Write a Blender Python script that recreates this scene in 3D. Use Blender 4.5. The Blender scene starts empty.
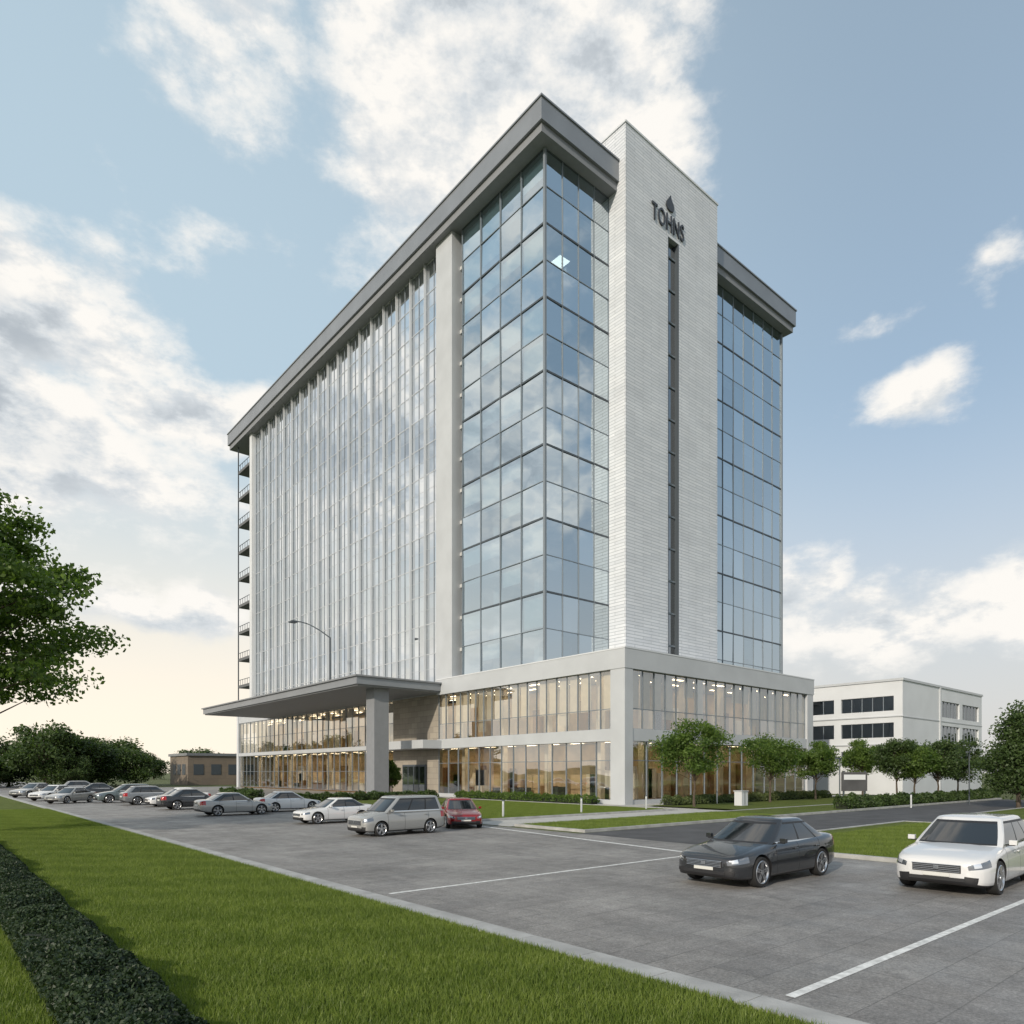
import bpy, bmesh, math, random
import numpy as np
from mathutils import Vector, Matrix, noise
R=math.radians
random.seed(7); np.random.seed(7)
scene=bpy.context.scene
scene.view_settings.view_transform='Standard'
scene.view_settings.look='None'
scene.view_settings.exposure=0
COL=scene.collection

# ------------------------------------------------------------ materials
def nt(m):
    m.use_nodes=True; t=m.node_tree; return t,t.nodes,t.links
def pmat(name,col,rough=.6,metal=0,var=0.0,scale=2.0,bump=0,bscale=20,coat=0,spec=.5):
    m=bpy.data.materials.new(name); t,N,L=nt(m); b=N['Principled BSDF']
    b.inputs['Base Color'].default_value=(*col,1); b.inputs['Roughness'].default_value=rough
    b.inputs['Metallic'].default_value=metal; b.inputs['Coat Weight'].default_value=coat
    b.inputs['Specular IOR Level'].default_value=spec
    tc=N.new('ShaderNodeTexCoord')
    if var>0:
        n=N.new('ShaderNodeTexNoise'); n.inputs['Scale'].default_value=scale; n.inputs['Detail'].default_value=8
        L.new(tc.outputs['Object'],n.inputs['Vector'])
        mr=N.new('ShaderNodeMapRange'); mr.inputs[1].default_value=.3; mr.inputs[2].default_value=.7
        mr.inputs[3].default_value=1-var; mr.inputs[4].default_value=1+var
        L.new(n.outputs['Fac'],mr.inputs[0])
        mx=N.new('ShaderNodeVectorMath'); mx.operation='SCALE'; mx.inputs[0].default_value=col
        L.new(mr.outputs[0],mx.inputs['Scale']); L.new(mx.outputs[0],b.inputs['Base Color'])
    if bump>0:
        n2=N.new('ShaderNodeTexNoise'); n2.inputs['Scale'].default_value=bscale; n2.inputs['Detail'].default_value=6
        L.new(tc.outputs['Object'],n2.inputs['Vector'])
        bp=N.new('ShaderNodeBump'); bp.inputs['Strength'].default_value=bump; bp.inputs['Distance'].default_value=.02
        L.new(n2.outputs['Fac'],bp.inputs['Height']); L.new(bp.outputs[0],b.inputs['Normal'])
    return m
def glassmat(name,tint,refl,rcol=(.93,.97,1),rough=.012):
    m=bpy.data.materials.new(name); t,N,L=nt(m); N.remove(N['Principled BSDF'])
    tr=N.new('ShaderNodeBsdfTransparent'); tr.inputs[0].default_value=(*tint,1)
    g=N.new('ShaderNodeBsdfGlossy'); g.inputs['Color'].default_value=(*rcol,1); g.inputs['Roughness'].default_value=rough
    f=N.new('ShaderNodeFresnel'); f.inputs[0].default_value=1.5
    ge=N.new('ShaderNodeNewGeometry'); pr=N.new('ShaderNodeMath'); pr.operation='MULTIPLY_ADD'; pr.inputs[1].default_value=.16; pr.inputs[2].default_value=refl-.08
    L.new(ge.outputs['Random Per Island'],pr.inputs[0])
    mr=N.new('ShaderNodeMapRange'); mr.inputs[1].default_value=.04; L.new(pr.outputs[0],mr.inputs[3]); mr.inputs[4].default_value=1
    L.new(f.outputs[0],mr.inputs[0])
    mix=N.new('ShaderNodeMixShader'); L.new(mr.outputs[0],mix.inputs[0]); L.new(tr.outputs[0],mix.inputs[1]); L.new(g.outputs[0],mix.inputs[2])
    tc=N.new('ShaderNodeTexCoord'); n=N.new('ShaderNodeTexNoise'); n.inputs['Scale'].default_value=.35; n.inputs['Detail'].default_value=1
    L.new(tc.outputs['Object'],n.inputs['Vector'])
    bp=N.new('ShaderNodeBump'); bp.inputs['Strength'].default_value=.3; bp.inputs['Distance'].default_value=.03
    L.new(n.outputs['Fac'],bp.inputs['Height']); L.new(bp.outputs[0],g.inputs['Normal'])
    L.new(mix.outputs[0],N['Material Output'].inputs[0])
    return m
def emat(name,col,s):
    m=bpy.data.materials.new(name); t,N,L=nt(m); N.remove(N['Principled BSDF'])
    e=N.new('ShaderNodeEmission'); e.inputs[0].default_value=(*col,1); e.inputs[1].default_value=s
    L.new(e.outputs[0],N['Material Output'].inputs[0]); return m
def leafmat(name,c1,c2,trans=.35):
    m=bpy.data.materials.new(name); t,N,L=nt(m); b=N['Principled BSDF']
    g=N.new('ShaderNodeNewGeometry'); cr=N.new('ShaderNodeMix'); cr.data_type='RGBA'
    tc=N.new('ShaderNodeTexCoord'); n=N.new('ShaderNodeTexNoise'); n.inputs['Scale'].default_value=.9; n.inputs['Detail'].default_value=3
    L.new(tc.outputs['Object'],n.inputs['Vector'])
    ma=N.new('ShaderNodeMath'); ma.operation='MULTIPLY_ADD'; L.new(g.outputs['Random Per Island'],ma.inputs[0]); ma.inputs[1].default_value=.6
    mb=N.new('ShaderNodeMath'); mb.operation='MULTIPLY_ADD'; L.new(n.outputs['Fac'],mb.inputs[0]); mb.inputs[1].default_value=1.6; mb.inputs[2].default_value=-.6
    L.new(mb.outputs[0],ma.inputs[2]); ma.use_clamp=True
    L.new(ma.outputs[0],cr.inputs[0]); cr.inputs[6].default_value=(*c1,1); cr.inputs[7].default_value=(*c2,1)
    L.new(cr.outputs[2],b.inputs['Base Color']); b.inputs['Roughness'].default_value=.5
    b.inputs['Specular IOR Level'].default_value=.35
    tl=N.new('ShaderNodeBsdfTranslucent'); sc=N.new('ShaderNodeVectorMath'); sc.operation='MULTIPLY'; sc.inputs[1].default_value=(1.6,1.8,.7)
    L.new(cr.outputs[2],sc.inputs[0]); L.new(sc.outputs[0],tl.inputs[0])
    mx=N.new('ShaderNodeMixShader'); mx.inputs[0].default_value=trans
    L.new(b.outputs[0],mx.inputs[1]); L.new(tl.outputs[0],mx.inputs[2]); L.new(mx.outputs[0],N['Material Output'].inputs[0])
    return m

M={}
M['fascia']=pmat('roof_fascia_metal',(.25,.265,.285),.38,.35,var=.08,scale=.4)
M['soffit']=pmat('soffit_panel',(.22,.23,.245),.6,var=.05)
M['slabedge']=pmat('balcony_slab',(.12,.125,.13),.6)
M['panel']=pmat('light_grey_panel',(.47,.49,.51),.45,var=.06,scale=.5)
M['panel2']=pmat('white_panel',(.62,.64,.66),.5,var=.05,scale=.4)
M['frame']=pmat('dark_frame',(.07,.085,.10),.5,.1)
M['framel']=pmat('grey_frame',(.20,.23,.26),.5,.1)
M['silver']=pmat('silver_fin',(.62,.64,.66),.35,.4)
M['slab']=pmat('floor_slab',(.5,.5,.49),.8,var=.05)
M['core']=pmat('interior_core',(.40,.42,.43),.8,var=.3,scale=.25)
M['blind']=pmat('window_blind',(.76,.76,.73),.8,var=.05)
M['warmwall']=pmat('warm_interior_wall',(.58,.45,.30),.8,var=.3,scale=.6)
M['wood']=pmat('interior_wood',(.24,.14,.07),.6,var=.3,scale=1)
M['warmblind']=pmat('warm_blind',(.74,.67,.54),.8,var=.08)
M['gtower']=glassmat('tower_glass',(.46,.60,.66),.64,(.84,.94,1))
M['gmain']=glassmat('facade_glass',(.55,.62,.65),.80,(.95,.98,1))
M['gpod']=glassmat('podium_glass',(.88,.87,.83),.36)
M['gdark']=glassmat('annex_glass',(.2,.23,.26),.25)
M['warmlight']=emat('ceiling_lamp_warm',(1,.80,.52),10)
M['coollight']=emat('ceiling_lamp_cool',(1,.93,.8),3.5)
M['asphalt2']=pmat('driveway_asphalt',(.075,.076,.08),.9,var=.25,scale=.8,bump=.4,bscale=60)
M['concrete']=pmat('concrete_path',(.46,.45,.42),.85,var=.12,scale=1.5,bump=.2,bscale=30)
M['kerb']=pmat('kerb_concrete',(.38,.38,.37),.85,var=.2,scale=2,bump=.3,bscale=30)
M['paintline']=pmat('road_paint',(.68,.68,.66),.7,var=.28,scale=9)
M['bark']=pmat('bark',(.085,.065,.048),.9,var=.3,scale=5,bump=.8,bscale=15)
M['black']=pmat('black_plastic',(.02,.02,.022),.5)
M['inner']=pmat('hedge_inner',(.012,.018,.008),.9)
M['sign']=pmat('sign_letters',(.035,.04,.05),.4)

def brickmat(name,c1,c2,mort,scale,bw,rh,bump=.3,ms=.02,rough=.7,offset=.5):
    m=bpy.data.materials.new(name); t,N,L=nt(m); b=N['Principled BSDF']
    tc=N.new('ShaderNodeTexCoord'); sp=N.new('ShaderNodeSeparateXYZ'); L.new(tc.outputs['Object'],sp.inputs[0])
    ad=N.new('ShaderNodeMath'); ad.operation='ADD'; L.new(sp.outputs[0],ad.inputs[0]); L.new(sp.outputs[1],ad.inputs[1])
    cb=N.new('ShaderNodeCombineXYZ'); L.new(ad.outputs[0],cb.inputs[0]); L.new(sp.outputs[2],cb.inputs[1])
    br=N.new('ShaderNodeTexBrick'); br.inputs['Scale'].default_value=scale; br.inputs['Brick Width'].default_value=bw; br.inputs['Row Height'].default_value=rh
    br.inputs['Mortar Size'].default_value=ms; br.inputs['Color1'].default_value=(*c1,1); br.inputs['Color2'].default_value=(*c2,1); br.inputs['Mortar'].default_value=(*mort,1)
    br.inputs['Mortar Smooth'].default_value=.3
    br.offset=offset; L.new(cb.outputs[0],br.inputs['Vector'])
    n=N.new('ShaderNodeTexNoise'); n.inputs['Scale'].default_value=.35; n.inputs['Detail'].default_value=10; n.inputs['Roughness'].default_value=.65
    L.new(tc.outputs['Object'],n.inputs['Vector'])
    mr=N.new('ShaderNodeMapRange'); mr.inputs[1].default_value=.3; mr.inputs[2].default_value=.7; mr.inputs[3].default_value=.92; mr.inputs[4].default_value=1.08
    L.new(n.outputs['Fac'],mr.inputs[0])
    sc=N.new('ShaderNodeVectorMath'); sc.operation='SCALE'; L.new(br.outputs['Color'],sc.inputs[0]); L.new(mr.outputs[0],sc.inputs['Scale'])
    L.new(sc.outputs[0],b.inputs['Base Color']); b.inputs['Roughness'].default_value=rough
    bp=N.new('ShaderNodeBump'); bp.inputs['Strength'].default_value=bump; bp.inputs['Distance'].default_value=.03; bp.invert=True
    L.new(br.outputs['Fac'],bp.inputs['Height']); L.new(bp.outputs[0],b.inputs['Normal'])
    return m
M['whitebrick']=brickmat('white_ribbed_cladding',(.68,.70,.73),(.60,.625,.66),(.42,.45,.48),1,2.4,.30,ms=.035,bump=.6,rough=.5)
M['stone']=brickmat('stone_cladding',(.36,.32,.26),(.28,.25,.21),(.16,.15,.14),1,1.2,.6,ms=.015)
def lotmat():
    m=bpy.data.materials.new('parking_lot_paving'); t,N,L=nt(m); b=N['Principled BSDF']
    tc=N.new('ShaderNodeTexCoord')
    br=N.new('ShaderNodeTexBrick'); br.inputs['Scale'].default_value=1; br.inputs['Brick Width'].default_value=1.3; br.inputs['Row Height'].default_value=.65
    br.inputs['Mortar Size'].default_value=.009; br.inputs['Color1'].default_value=(1,1,1,1); br.inputs['Color2'].default_value=(.84,.84,.85,1); br.inputs['Mortar'].default_value=(.6,.6,.6,1)
    L.new(tc.outputs['Object'],br.inputs['Vector'])
    def noise(sc,det,ro,lo,hi,vec=None,f0=.3,f1=.7):
        n=N.new('ShaderNodeTexNoise'); n.inputs['Scale'].default_value=sc; n.inputs['Detail'].default_value=det; n.inputs['Roughness'].default_value=ro
        L.new(vec or tc.outputs['Object'],n.inputs['Vector'])
        mr=N.new('ShaderNodeMapRange'); mr.inputs[1].default_value=f0; mr.inputs[2].default_value=f1; mr.inputs[3].default_value=lo; mr.inputs[4].default_value=hi
        L.new(n.outputs['Fac'],mr.inputs[0]); return mr.outputs[0],n
    mp=N.new('ShaderNodeMapping'); mp.inputs['Scale'].default_value=(1,.12,1); L.new(tc.outputs['Object'],mp.inputs['Vector'])
    a,_=noise(.35,6,.6,.78,1.2); c,_=noise(25,6,.8,.5,1.5); d,_=noise(1.3,4,.6,.86,1.12,mp.outputs[0]); e,_=noise(3.5,6,.75,.74,1.2)
    st_,_=noise(.9,5,.7,1.0,.62,None,.62,.76)   # sparse dark oil stains
    v=a
    for o in (c,d,e,st_):
        mu=N.new('ShaderNodeMath'); mu.operation='MULTIPLY'; L.new(v,mu.inputs[0]); L.new(o,mu.inputs[1]); v=mu.outputs[0]
    s1=N.new('ShaderNodeVectorMath'); s1.operation='SCALE'; L.new(br.outputs['Color'],s1.inputs[0]); L.new(v,s1.inputs['Scale'])
    s2=N.new('ShaderNodeVectorMath'); s2.operation='MULTIPLY'; L.new(s1.outputs[0],s2.inputs[0]); s2.inputs[1].default_value=(.265,.253,.24)
    L.new(s2.outputs[0],b.inputs['Base Color'])
    rr,_=noise(.8,4,.6,.42,.8); L.new(rr,b.inputs['Roughness'])
    n2=N.new('ShaderNodeTexNoise'); n2.inputs['Scale'].default_value=60; n2.inputs['Detail'].default_value=5; L.new(tc.outputs['Object'],n2.inputs['Vector'])
    bp=N.new('ShaderNodeBump'); bp.inputs['Strength'].default_value=.6; bp.inputs['Distance'].default_value=.012
    L.new(n2.outputs['Fac'],bp.inputs['Height']); L.new(bp.outputs[0],b.inputs['Normal'])
    return m
M['lot']=lotmat()
def lawnmat(name,c1,c2,c3):
    m=bpy.data.materials.new(name); t,N,L=nt(m); b=N['Principled BSDF']; tc=N.new('ShaderNodeTexCoord')
    n=N.new('ShaderNodeTexNoise'); n.inputs['Scale'].default_value=.9; n.inputs['Detail'].default_value=10; n.inputs['Roughness'].default_value=.7
    L.new(tc.outputs['Object'],n.inputs['Vector'])
    cr=N.new('ShaderNodeValToRGB'); cr.color_ramp.elements[0].position=.3; cr.color_ramp.elements[0].color=(*c1,1)
    cr.color_ramp.elements[1].position=.7; cr.color_ramp.elements[1].color=(*c3,1); e=cr.color_ramp.elements.new(.5); e.color=(*c2,1)
    L.new(n.outputs['Fac'],cr.inputs[0])
    n3=N.new('ShaderNodeTexNoise'); n3.inputs['Scale'].default_value=40; n3.inputs['Detail'].default_value=4; L.new(tc.outputs['Object'],n3.inputs['Vector'])
    mr=N.new('ShaderNodeMapRange'); mr.inputs[1].default_value=.3; mr.inputs[2].default_value=.7; mr.inputs[3].default_value=.55; mr.inputs[4].default_value=1.4
    L.new(n3.outputs['Fac'],mr.inputs[0])
    s=N.new('ShaderNodeVectorMath'); s.operation='SCALE'; L.new(cr.outputs[0],s.inputs[0]); L.new(mr.outputs[0],s.inputs['Scale'])
    L.new(s.outputs[0],b.inputs['Base Color']); b.inputs['Roughness'].default_value=.9; b.inputs['Specular IOR Level'].default_value=.15
    bp=N.new('ShaderNodeBump'); bp.inputs['Strength'].default_value=1; bp.inputs['Distance'].default_value=.06
    L.new(n3.outputs['Fac'],bp.inputs['Height']); L.new(bp.outputs[0],b.inputs['Normal'])
    return m
M['lawn']=lawnmat('lawn_turf',(.085,.12,.022),(.12,.155,.035),(.17,.20,.06))
M['field']=lawnmat('field',(.10,.12,.05),(.13,.15,.07),(.18,.18,.09))
M['grassblade']=leafmat('grass_blade',(.085,.13,.022),(.23,.28,.07),.36)
M['leaf']=leafmat('leaf_green',(.035,.075,.015),(.15,.22,.05),.42)
M['leafdark']=leafmat('leaf_dark',(.03,.055,.018),(.085,.13,.04),.3)
M['hedge']=leafmat('hedge_leaf',(.014,.028,.014),(.055,.085,.04),.2)
M['flower']=leafmat('shrub_leaf',(.05,.08,.025),(.16,.19,.08),.3)

# ------------------------------------------------------------ mesh builder
class MB:
    def __init__(s): s.v=[]; s.f=[]; s.m=[]; s.mats=[]
    def mi(s,k):
        m=M[k] if isinstance(k,str) else k
        if m not in s.mats: s.mats.append(m)
        return s.mats.index(m)
    def box(s,x0,x1,y0,y1,z0,z1,k):
        i=len(s.v); m=s.mi(k)
        s.v+=[(x0,y0,z0),(x1,y0,z0),(x1,y1,z0),(x0,y1,z0),(x0,y0,z1),(x1,y0,z1),(x1,y1,z1),(x0,y1,z1)]
        for f in ((0,3,2,1),(4,5,6,7),(0,1,5,4),(1,2,6,5),(2,3,7,6),(3,0,4,7)):
            s.f.append(tuple(i+a for a in f)); s.m.append(m)
    def quad(s,p,k):
        i=len(s.v); s.v+=p; s.f.append(tuple(range(i,i+len(p)))); s.m.append(s.mi(k))
    def obj(s,name,parent=None,smooth=False):
        me=bpy.data.meshes.new(name); me.from_pydata(s.v,[],s.f)
        for m in s.mats: me.materials.append(m)
        me.polygons.foreach_set('material_index',s.m)
        if smooth: me.polygons.foreach_set('use_smooth',[True]*len(s.f)); me.set_sharp_from_angle(angle=R(35))
        o=bpy.data.objects.new(name,me); COL.objects.link(o)
        if parent: o.parent=parent
        return o
def empty(name,loc=(0,0,0),rz=0):
    e=bpy.data.objects.new(name,None); COL.objects.link(e); e.location=loc; e.rotation_euler[2]=rz; e.empty_display_size=.5; return e
def tube(mb,p0,p1,r0,r1,k,n=8):
    p0=Vector(p0); p1=Vector(p1); d=(p1-p0); 
    if d.length<1e-5: return
    q=d.normalized().to_track_quat('Z','Y'); i=len(mb.v); m=mb.mi(k)
    for p,r in ((p0,r0),(p1,r1)):
        for a in range(n):
            t=2*math.pi*a/n; mb.v.append(tuple(p+q@Vector((math.cos(t)*r,math.sin(t)*r,0))))
    for a in range(n):
        mb.f.append((i+a,i+(a+1)%n,i+n+(a+1)%n,i+n+a)); mb.m.append(m)
    mb.f.append(tuple(i+n+a for a in range(n))); mb.m.append(m)
    mb.f.append(tuple(i+n-1-a for a in range(n))); mb.m.append(m)

# ------------------------------------------------------------ office building
B=empty('office_building')
def glazing(G,Fm,axis,c,u0,u1,nb,zs,gk,vw=.07,hw=.07,pro=.12,jit=.010,major=None,vk='frame',hk='frame'):
    us=[u0+(u1-u0)*i/nb for i in range(nb+1)]
    for i in range(nb):
        for j in range(len(zs)-1):
            a=random.uniform(-jit,jit); b=random.uniform(-jit,jit)
            r=[c+a+b,c-a+b,c-a-b,c+a-b]
            P=[(us[i],zs[j]),(us[i+1],zs[j]),(us[i+1],zs[j+1]),(us[i],zs[j+1])]
            if axis=='x': G.quad([(r[k],P[k][0],P[k][1]) for k in (0,3,2,1)],gk)
            else: G.quad([(P[k][0],r[k],P[k][1]) for k in range(4)],gk)
    for i,u in enumerate(us):
        w=vw
        if axis=='x': Fm.box(c-pro,c+.08,u-w/2,u+w/2,zs[0],zs[-1],vk)
        else: Fm.box(u-w/2,u+w/2,c-pro,c+.08,zs[0],zs[-1],vk)
    for j,z in enumerate(zs):
        h=hw; p=pro*.7; kk=hk
        if major and j%major==0: h=hw*2.6; p=pro*.85; kk='frame'
        if axis=='x': Fm.box(c-p,c+.07,u0,u1,z-h/2,z+h/2,kk)
        else: Fm.box(u0,u1,c-p,c+.07,z-h/2,z+h/2,kk)

G=MB(); F=MB(); S=MB(); I=MB()
TX=41.6; TY=44.6; Z0=11.8; Z1=56.6
zs=[Z0+3.2*i for i in range(15)]; zs[-1]=Z1
glazing(G,F,'x',TX,TY+.1,56.6,4,zs,'gtower',major=2,vw=.06,hw=.06,pro=.09,jit=.026,vk='framel',hk='framel')
glazing(G,F,'y',TY,TX+.1,49.8,4,zs,'gtower',major=2,vw=.06,hw=.06,pro=.07,jit=.016,vk='framel',hk='framel')
F.box(TX-.12,TX+.1,TY-.12,TY+.1,Z0,Z1,'framel')
glazing(G,F,'y',TY,64.5,81.4,8,zs,'gtower',major=2,vw=.06,hw=.06,pro=.06,jit=.016,vk='framel',hk='framel')
F.box(81.3,81.55,TY-.15,TY+.2,Z0,Z1,'framel')
S.box(TX+.5,TX+1.2,56.6,57.4,Z0,Z1,'frame')
S.box(40.85,42.6,57.4,60.2,Z0+.1,Z1,'panel')
zm=[Z0+1.6*i for i in range(29)]; zm[-1]=Z1
glazing(G,F,'x',TX,60.2,112.3,36,zs,'gmain',vw=.05,hw=.09,pro=.05,jit=.008,vk='framel',hk='silver')
for z in zm[1::2]: F.box(TX-.02,TX+.02,60.2,112.3,z-.015,z+.015,'silver')
for i in range(19):
    y=60.2+(112.3-60.2)*i/18
    F.box(TX-.34,TX-.05,y-.06,y+.04,Z0,Z1,'silver'); F.box(TX-.26,TX-.05,y+.04,y+.14,Z0,Z1,'frame')
S.box(40.9,42.6,112.35,113.3,Z0+.1,Z1,'panel2')
S.box(44.2,44.6,113.3,118.6,Z0,Z1,'core')
G.quad([(44.15,113.3,Z0),(44.15,113.3,Z1),(44.15,118.6,Z1),(44.15,118.6,Z0)],'gtower')
for i in range(10):
    z=Z0+.2+4.45*i
    S.box(41.0,44.15,113.3,118.8,z,z+.45,'slabedge'); F.box(40.95,41.02,113.4,118.8,z+1.25,z+1.33,'frame')
    for k in range(6): F.box(40.96,41.01,113.5+k*1.04,113.56+k*1.04,z+.45,z+1.25,'frame')
F.box(40.95,41.1,118.7,118.85,Z0,Z1,'frame')
# roof
S.box(40.0,82.6,43.3,121.0,57.35,59.2,'fascia')
S.box(40.25,82.35,43.55,120.75,56.6,57.35,'soffit')
S.box(39.9,82.7,43.2,121.1,59.2,59.35,'fascia')
# white tower
WY0=42.5; WY1=46.8; WT=62.3
S.box(49.8,56.1,WY0,WY1,Z0,WT,'whitebrick'); S.box(57.8,64.5,WY0,WY1,Z0,WT,'whitebrick')
S.box(56.1,57.8,WY0,WY1,54.9,WT,'whitebrick')
S.box(56.1,57.8,WY0+.7,WY1,Z0,54.9,'frame')
G.quad([(56.1,WY0+.45,Z0),(57.8,WY0+.45,Z0),(57.8,WY0+.45,54.9),(56.1,WY0+.45,54.9)],'gdark')
F.box(57.72,57.82,WY0-.01,WY0+.44,Z0,54.9,'frame'); F.box(56.08,56.16,WY0-.01,WY0+.44,Z0,54.9,'frame')  # dark liners added so the slot's sunlit return reads dark
for i in range(14): F.box(56.16,57.72,WY0+.34,WY0+.44,Z0+3.2*i-.08,Z0+3.2*i+.08,'framel')
S.box(49.7,64.6,WY0-.08,WY1+.1,WT,WT+.18,'panel2')
# rear and side walls
S.box(81.4,81.8,44.8,118.6,0,Z1,'panel'); S.box(44.6,81.4,118.3,118.7,0,Z1,'panel')
for i in range(14): F.box(81.8,81.86,48,115,Z0+3.2*i+1,Z0+3.2*i+2.6,'gdark')
for z in zs[:-1]:
    I.box(TX+.25,81.2,TY+.25,112.2,z-.32,z+.02,'slab')
I.box(50.5,76,54,104,Z0,Z1-.1,'core')
for y in (47.5,53.5,66,74,82,90,98,106):
    I.box(43.6,44.3,y,y+.7,Z0,Z1-.1,'panel2')
for x in (46.5,68,74,79): I.box(x,x+.7,46.9,47.6,Z0,Z1-.1,'panel2')
for j in range(14):
    for i in range(4):
        if random.random()<(.85 if j%2==1 else .25):
            y0=TY+.1+3*i; h=random.choice((1.4,1.8,2.6)); I.quad([(TX+.2,y0+.1,zs[j+1]-.35),(TX+.2,y0+2.9,zs[j+1]-.35),(TX+.2,y0+2.9,zs[j+1]-.35-h),(TX+.2,y0+.1,zs[j+1]-.35-h)],'blind')
    for i in range(4):
        if random.random()<.10:
            x0=TX+.1+2.05*i; h=random.choice((.8,1.4)); I.quad([(x0+.1,TY+.2,zs[j+1]-.35),(x0+1.95,TY+.2,zs[j+1]-.35),(x0+1.95,TY+.2,zs[j+1]-.35-h),(x0+.1,TY+.2,zs[j+1]-.35-h)],'blind')
    for i in range(8):
        if random.random()<.2:
            x0=64.5+2.11*i; h=random.choice((.8,1.4,2.2)); I.quad([(x0+.1,TY+.2,zs[j+1]-.35),(x0+2,TY+.2,zs[j+1]-.35),(x0+2,TY+.2,zs[j+1]-.35-h),(x0+.1,TY+.2,zs[j+1]-.35-h)],'blind')
    for i in range(36):
        if random.random()<.8:
            y0=60.2+1.447*i; h=random.choice((1.2,2.4,2.8)); I.quad([(TX+.2,y0+.05,zs[j+1]-.35),(TX+.2,y0+1.4,zs[j+1]-.35),(TX+.2,y0+1.4,zs[j+1]-.35-h),(TX+.2,y0+.05,zs[j+1]-.35-h)],'blind')
for (x,y,j) in ((45.0,46.2,12),(46.2,49,10)):
    zz=zs[j]-.33; I.quad([(x,y,zz),(x,y+1.3,zz),(x+1.3,y+1.3,zz),(x+1.3,y,zz)],'coollight')

# ---- podium
PX=41.0; PY=35.1; PT=11.9
S.box(PX-.25,70.2,PY-.25,60.0,10.4,PT,'panel')
S.box(PX-.28,70.25,PY-.28,60.0,PT,PT+.1,'panel2')
S.box(PX,70,60.0,118.5,10.55,PT-.05,'panel')
S.box(PX-.2,PX+.75,PY-.2,PY+1.25,0,10.4,'panel')
S.box(68.9,70.1,PY-.2,PY+1.0,0,10.4,'panel')
S.box(PX-.15,PX+.5,PY+1.25,60,4.9,5.85,'panel')
S.box(PX+.75,68.9,PY-.15,PY+.5,4.9,5.85,'panel')
S.box(PX-.1,PX+.3,PY+1.25,60,0,.35,'panel'); S.box(PX+.75,68.9,PY-.1,PY+.3,0,.35,'panel')
S.box(PX+.02,PX+.55,60.05,69.0,0,10.5,'stone')
S.box(PX-.12,PX+.02,62.2,66.8,0,3.3,'frame')
for k in range(4): G.quad([(PX-.14,62.4+k*1.1,.1),(PX-.14,62.4+k*1.1,3.1),(PX-.14,63.35+k*1.1,3.1),(PX-.14,63.35+k*1.1,.1)],'gpod')
S.box(38.6,PX-.15,59.2,69.5,4.9,5.75,'panel')
S.box(69.9,70.3,PY+1,60,0,10.4,'panel')
pz=[5.85,7.4,10.4]; pl=[.35,3.4,4.9]
glazing(G,F,'x',PX+.1,PY+1.3,60,19,pz,'gpod',vw=.06,hw=.05,pro=.06,vk='framel',hk='framel')
glazing(G,F,'x',PX+.1,PY+1.3,60,14,pl,'gpod',vw=.07,hw=.05,pro=.06,vk='framel',hk='framel')
glazing(G,F,'y',PY+.1,PX+.8,68.9,19,pz,'gpod',vw=.08,hw=.06,pro=.06,vk='framel',hk='framel')
glazing(G,F,'y',PY+.1,PX+.8,68.9,14,pl,'gpod',vw=.08,hw=.06,pro=.06,vk='framel',hk='framel')
glazing(G,F,'x',PX+.1,69,118.4,30,[.2,2.6,5.1],'gpod',vw=.07,hw=.05,pro=.06,vk='framel',hk='framel')
glazing(G,F,'x',PX+.1,69,118.4,30,[5.6,8,10.5],'gpod',vw=.07,hw=.05,pro=.06,vk='framel',hk='framel')
S.box(PX-.05,PX+.3,69,118.4,5.1,5.6,'panel')
S.box(PX-.2,PX+.6,118.4,119.0,0,PT,'panel2')
I.box(PX+.6,69.5,PY+.6,118,5.05,5.5,'slab'); I.box(PX+.3,69.8,PY+.4,118.2,-.02,.12,'wood')
I.box(46.5,47,42,118,.1,5.0,'warmwall'); I.box(46.5,47,42,118,5.5,10.3,'warmwall')
I.box(47,69.5,41,41.4,.1,5.0,'warmwall'); I.box(47,69.5,41,41.4,5.5,10.3,'warmwall')
for k in range(50):
    y=random.uniform(38,117); zf=random.choice((.12,.12,5.5)); I.box(46.2,46.48,y,y+random.uniform(.6,2.0),zf,zf+random.uniform(2.1,3.6),random.choice(('wood','blind','wood','warmblind')))
for k in range(20):
    x=random.uniform(48,67); zf=random.choice((.12,5.5)); I.box(x,x+random.uniform(.6,1.8),40.7,40.98,zf,zf+random.uniform(2.1,3.4),random.choice(('wood','blind','wood','warmblind')))
for y in np.arange(39,117,6.2):
    I.box(42.6,43.1,y,y+.5,.12,5.05,'warmblind'); I.box(42.6,43.1,y,y+.5,5.5,10.4,'warmblind')
for x in np.arange(46,68,5.5):
    I.box(x,x+.6,37.3,37.9,.12,5.05,'warmblind'); I.box(x,x+.6,37.3,37.9,5.5,10.4,'warmblind')
for zc in (5.03,10.38):
    for y in np.arange(37,117,3.1):
        for x in (42.6,44.8):
            I.quad([(x,y,zc),(x,y+1.6,zc),(x+.35,y+1.6,zc),(x+.35,y,zc)],'warmlight')
    for x in np.arange(49,68,3.1):
        for y in (36.6,39.0):
            I.quad([(x,y,zc),(x,y+.35,zc),(x+1.6,y+.35,zc),(x+1.6,y,zc)],'warmlight')
for k in range(26):
    y=random.uniform(38,116); x=random.uniform(42.9,45); h=random.uniform(.7,1.2)
    I.box(x,x+random.uniform(.5,1.2),y,y+random.uniform(.6,2),.12,.12+h,random.choice(('wood','frame','blind')))
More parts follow.
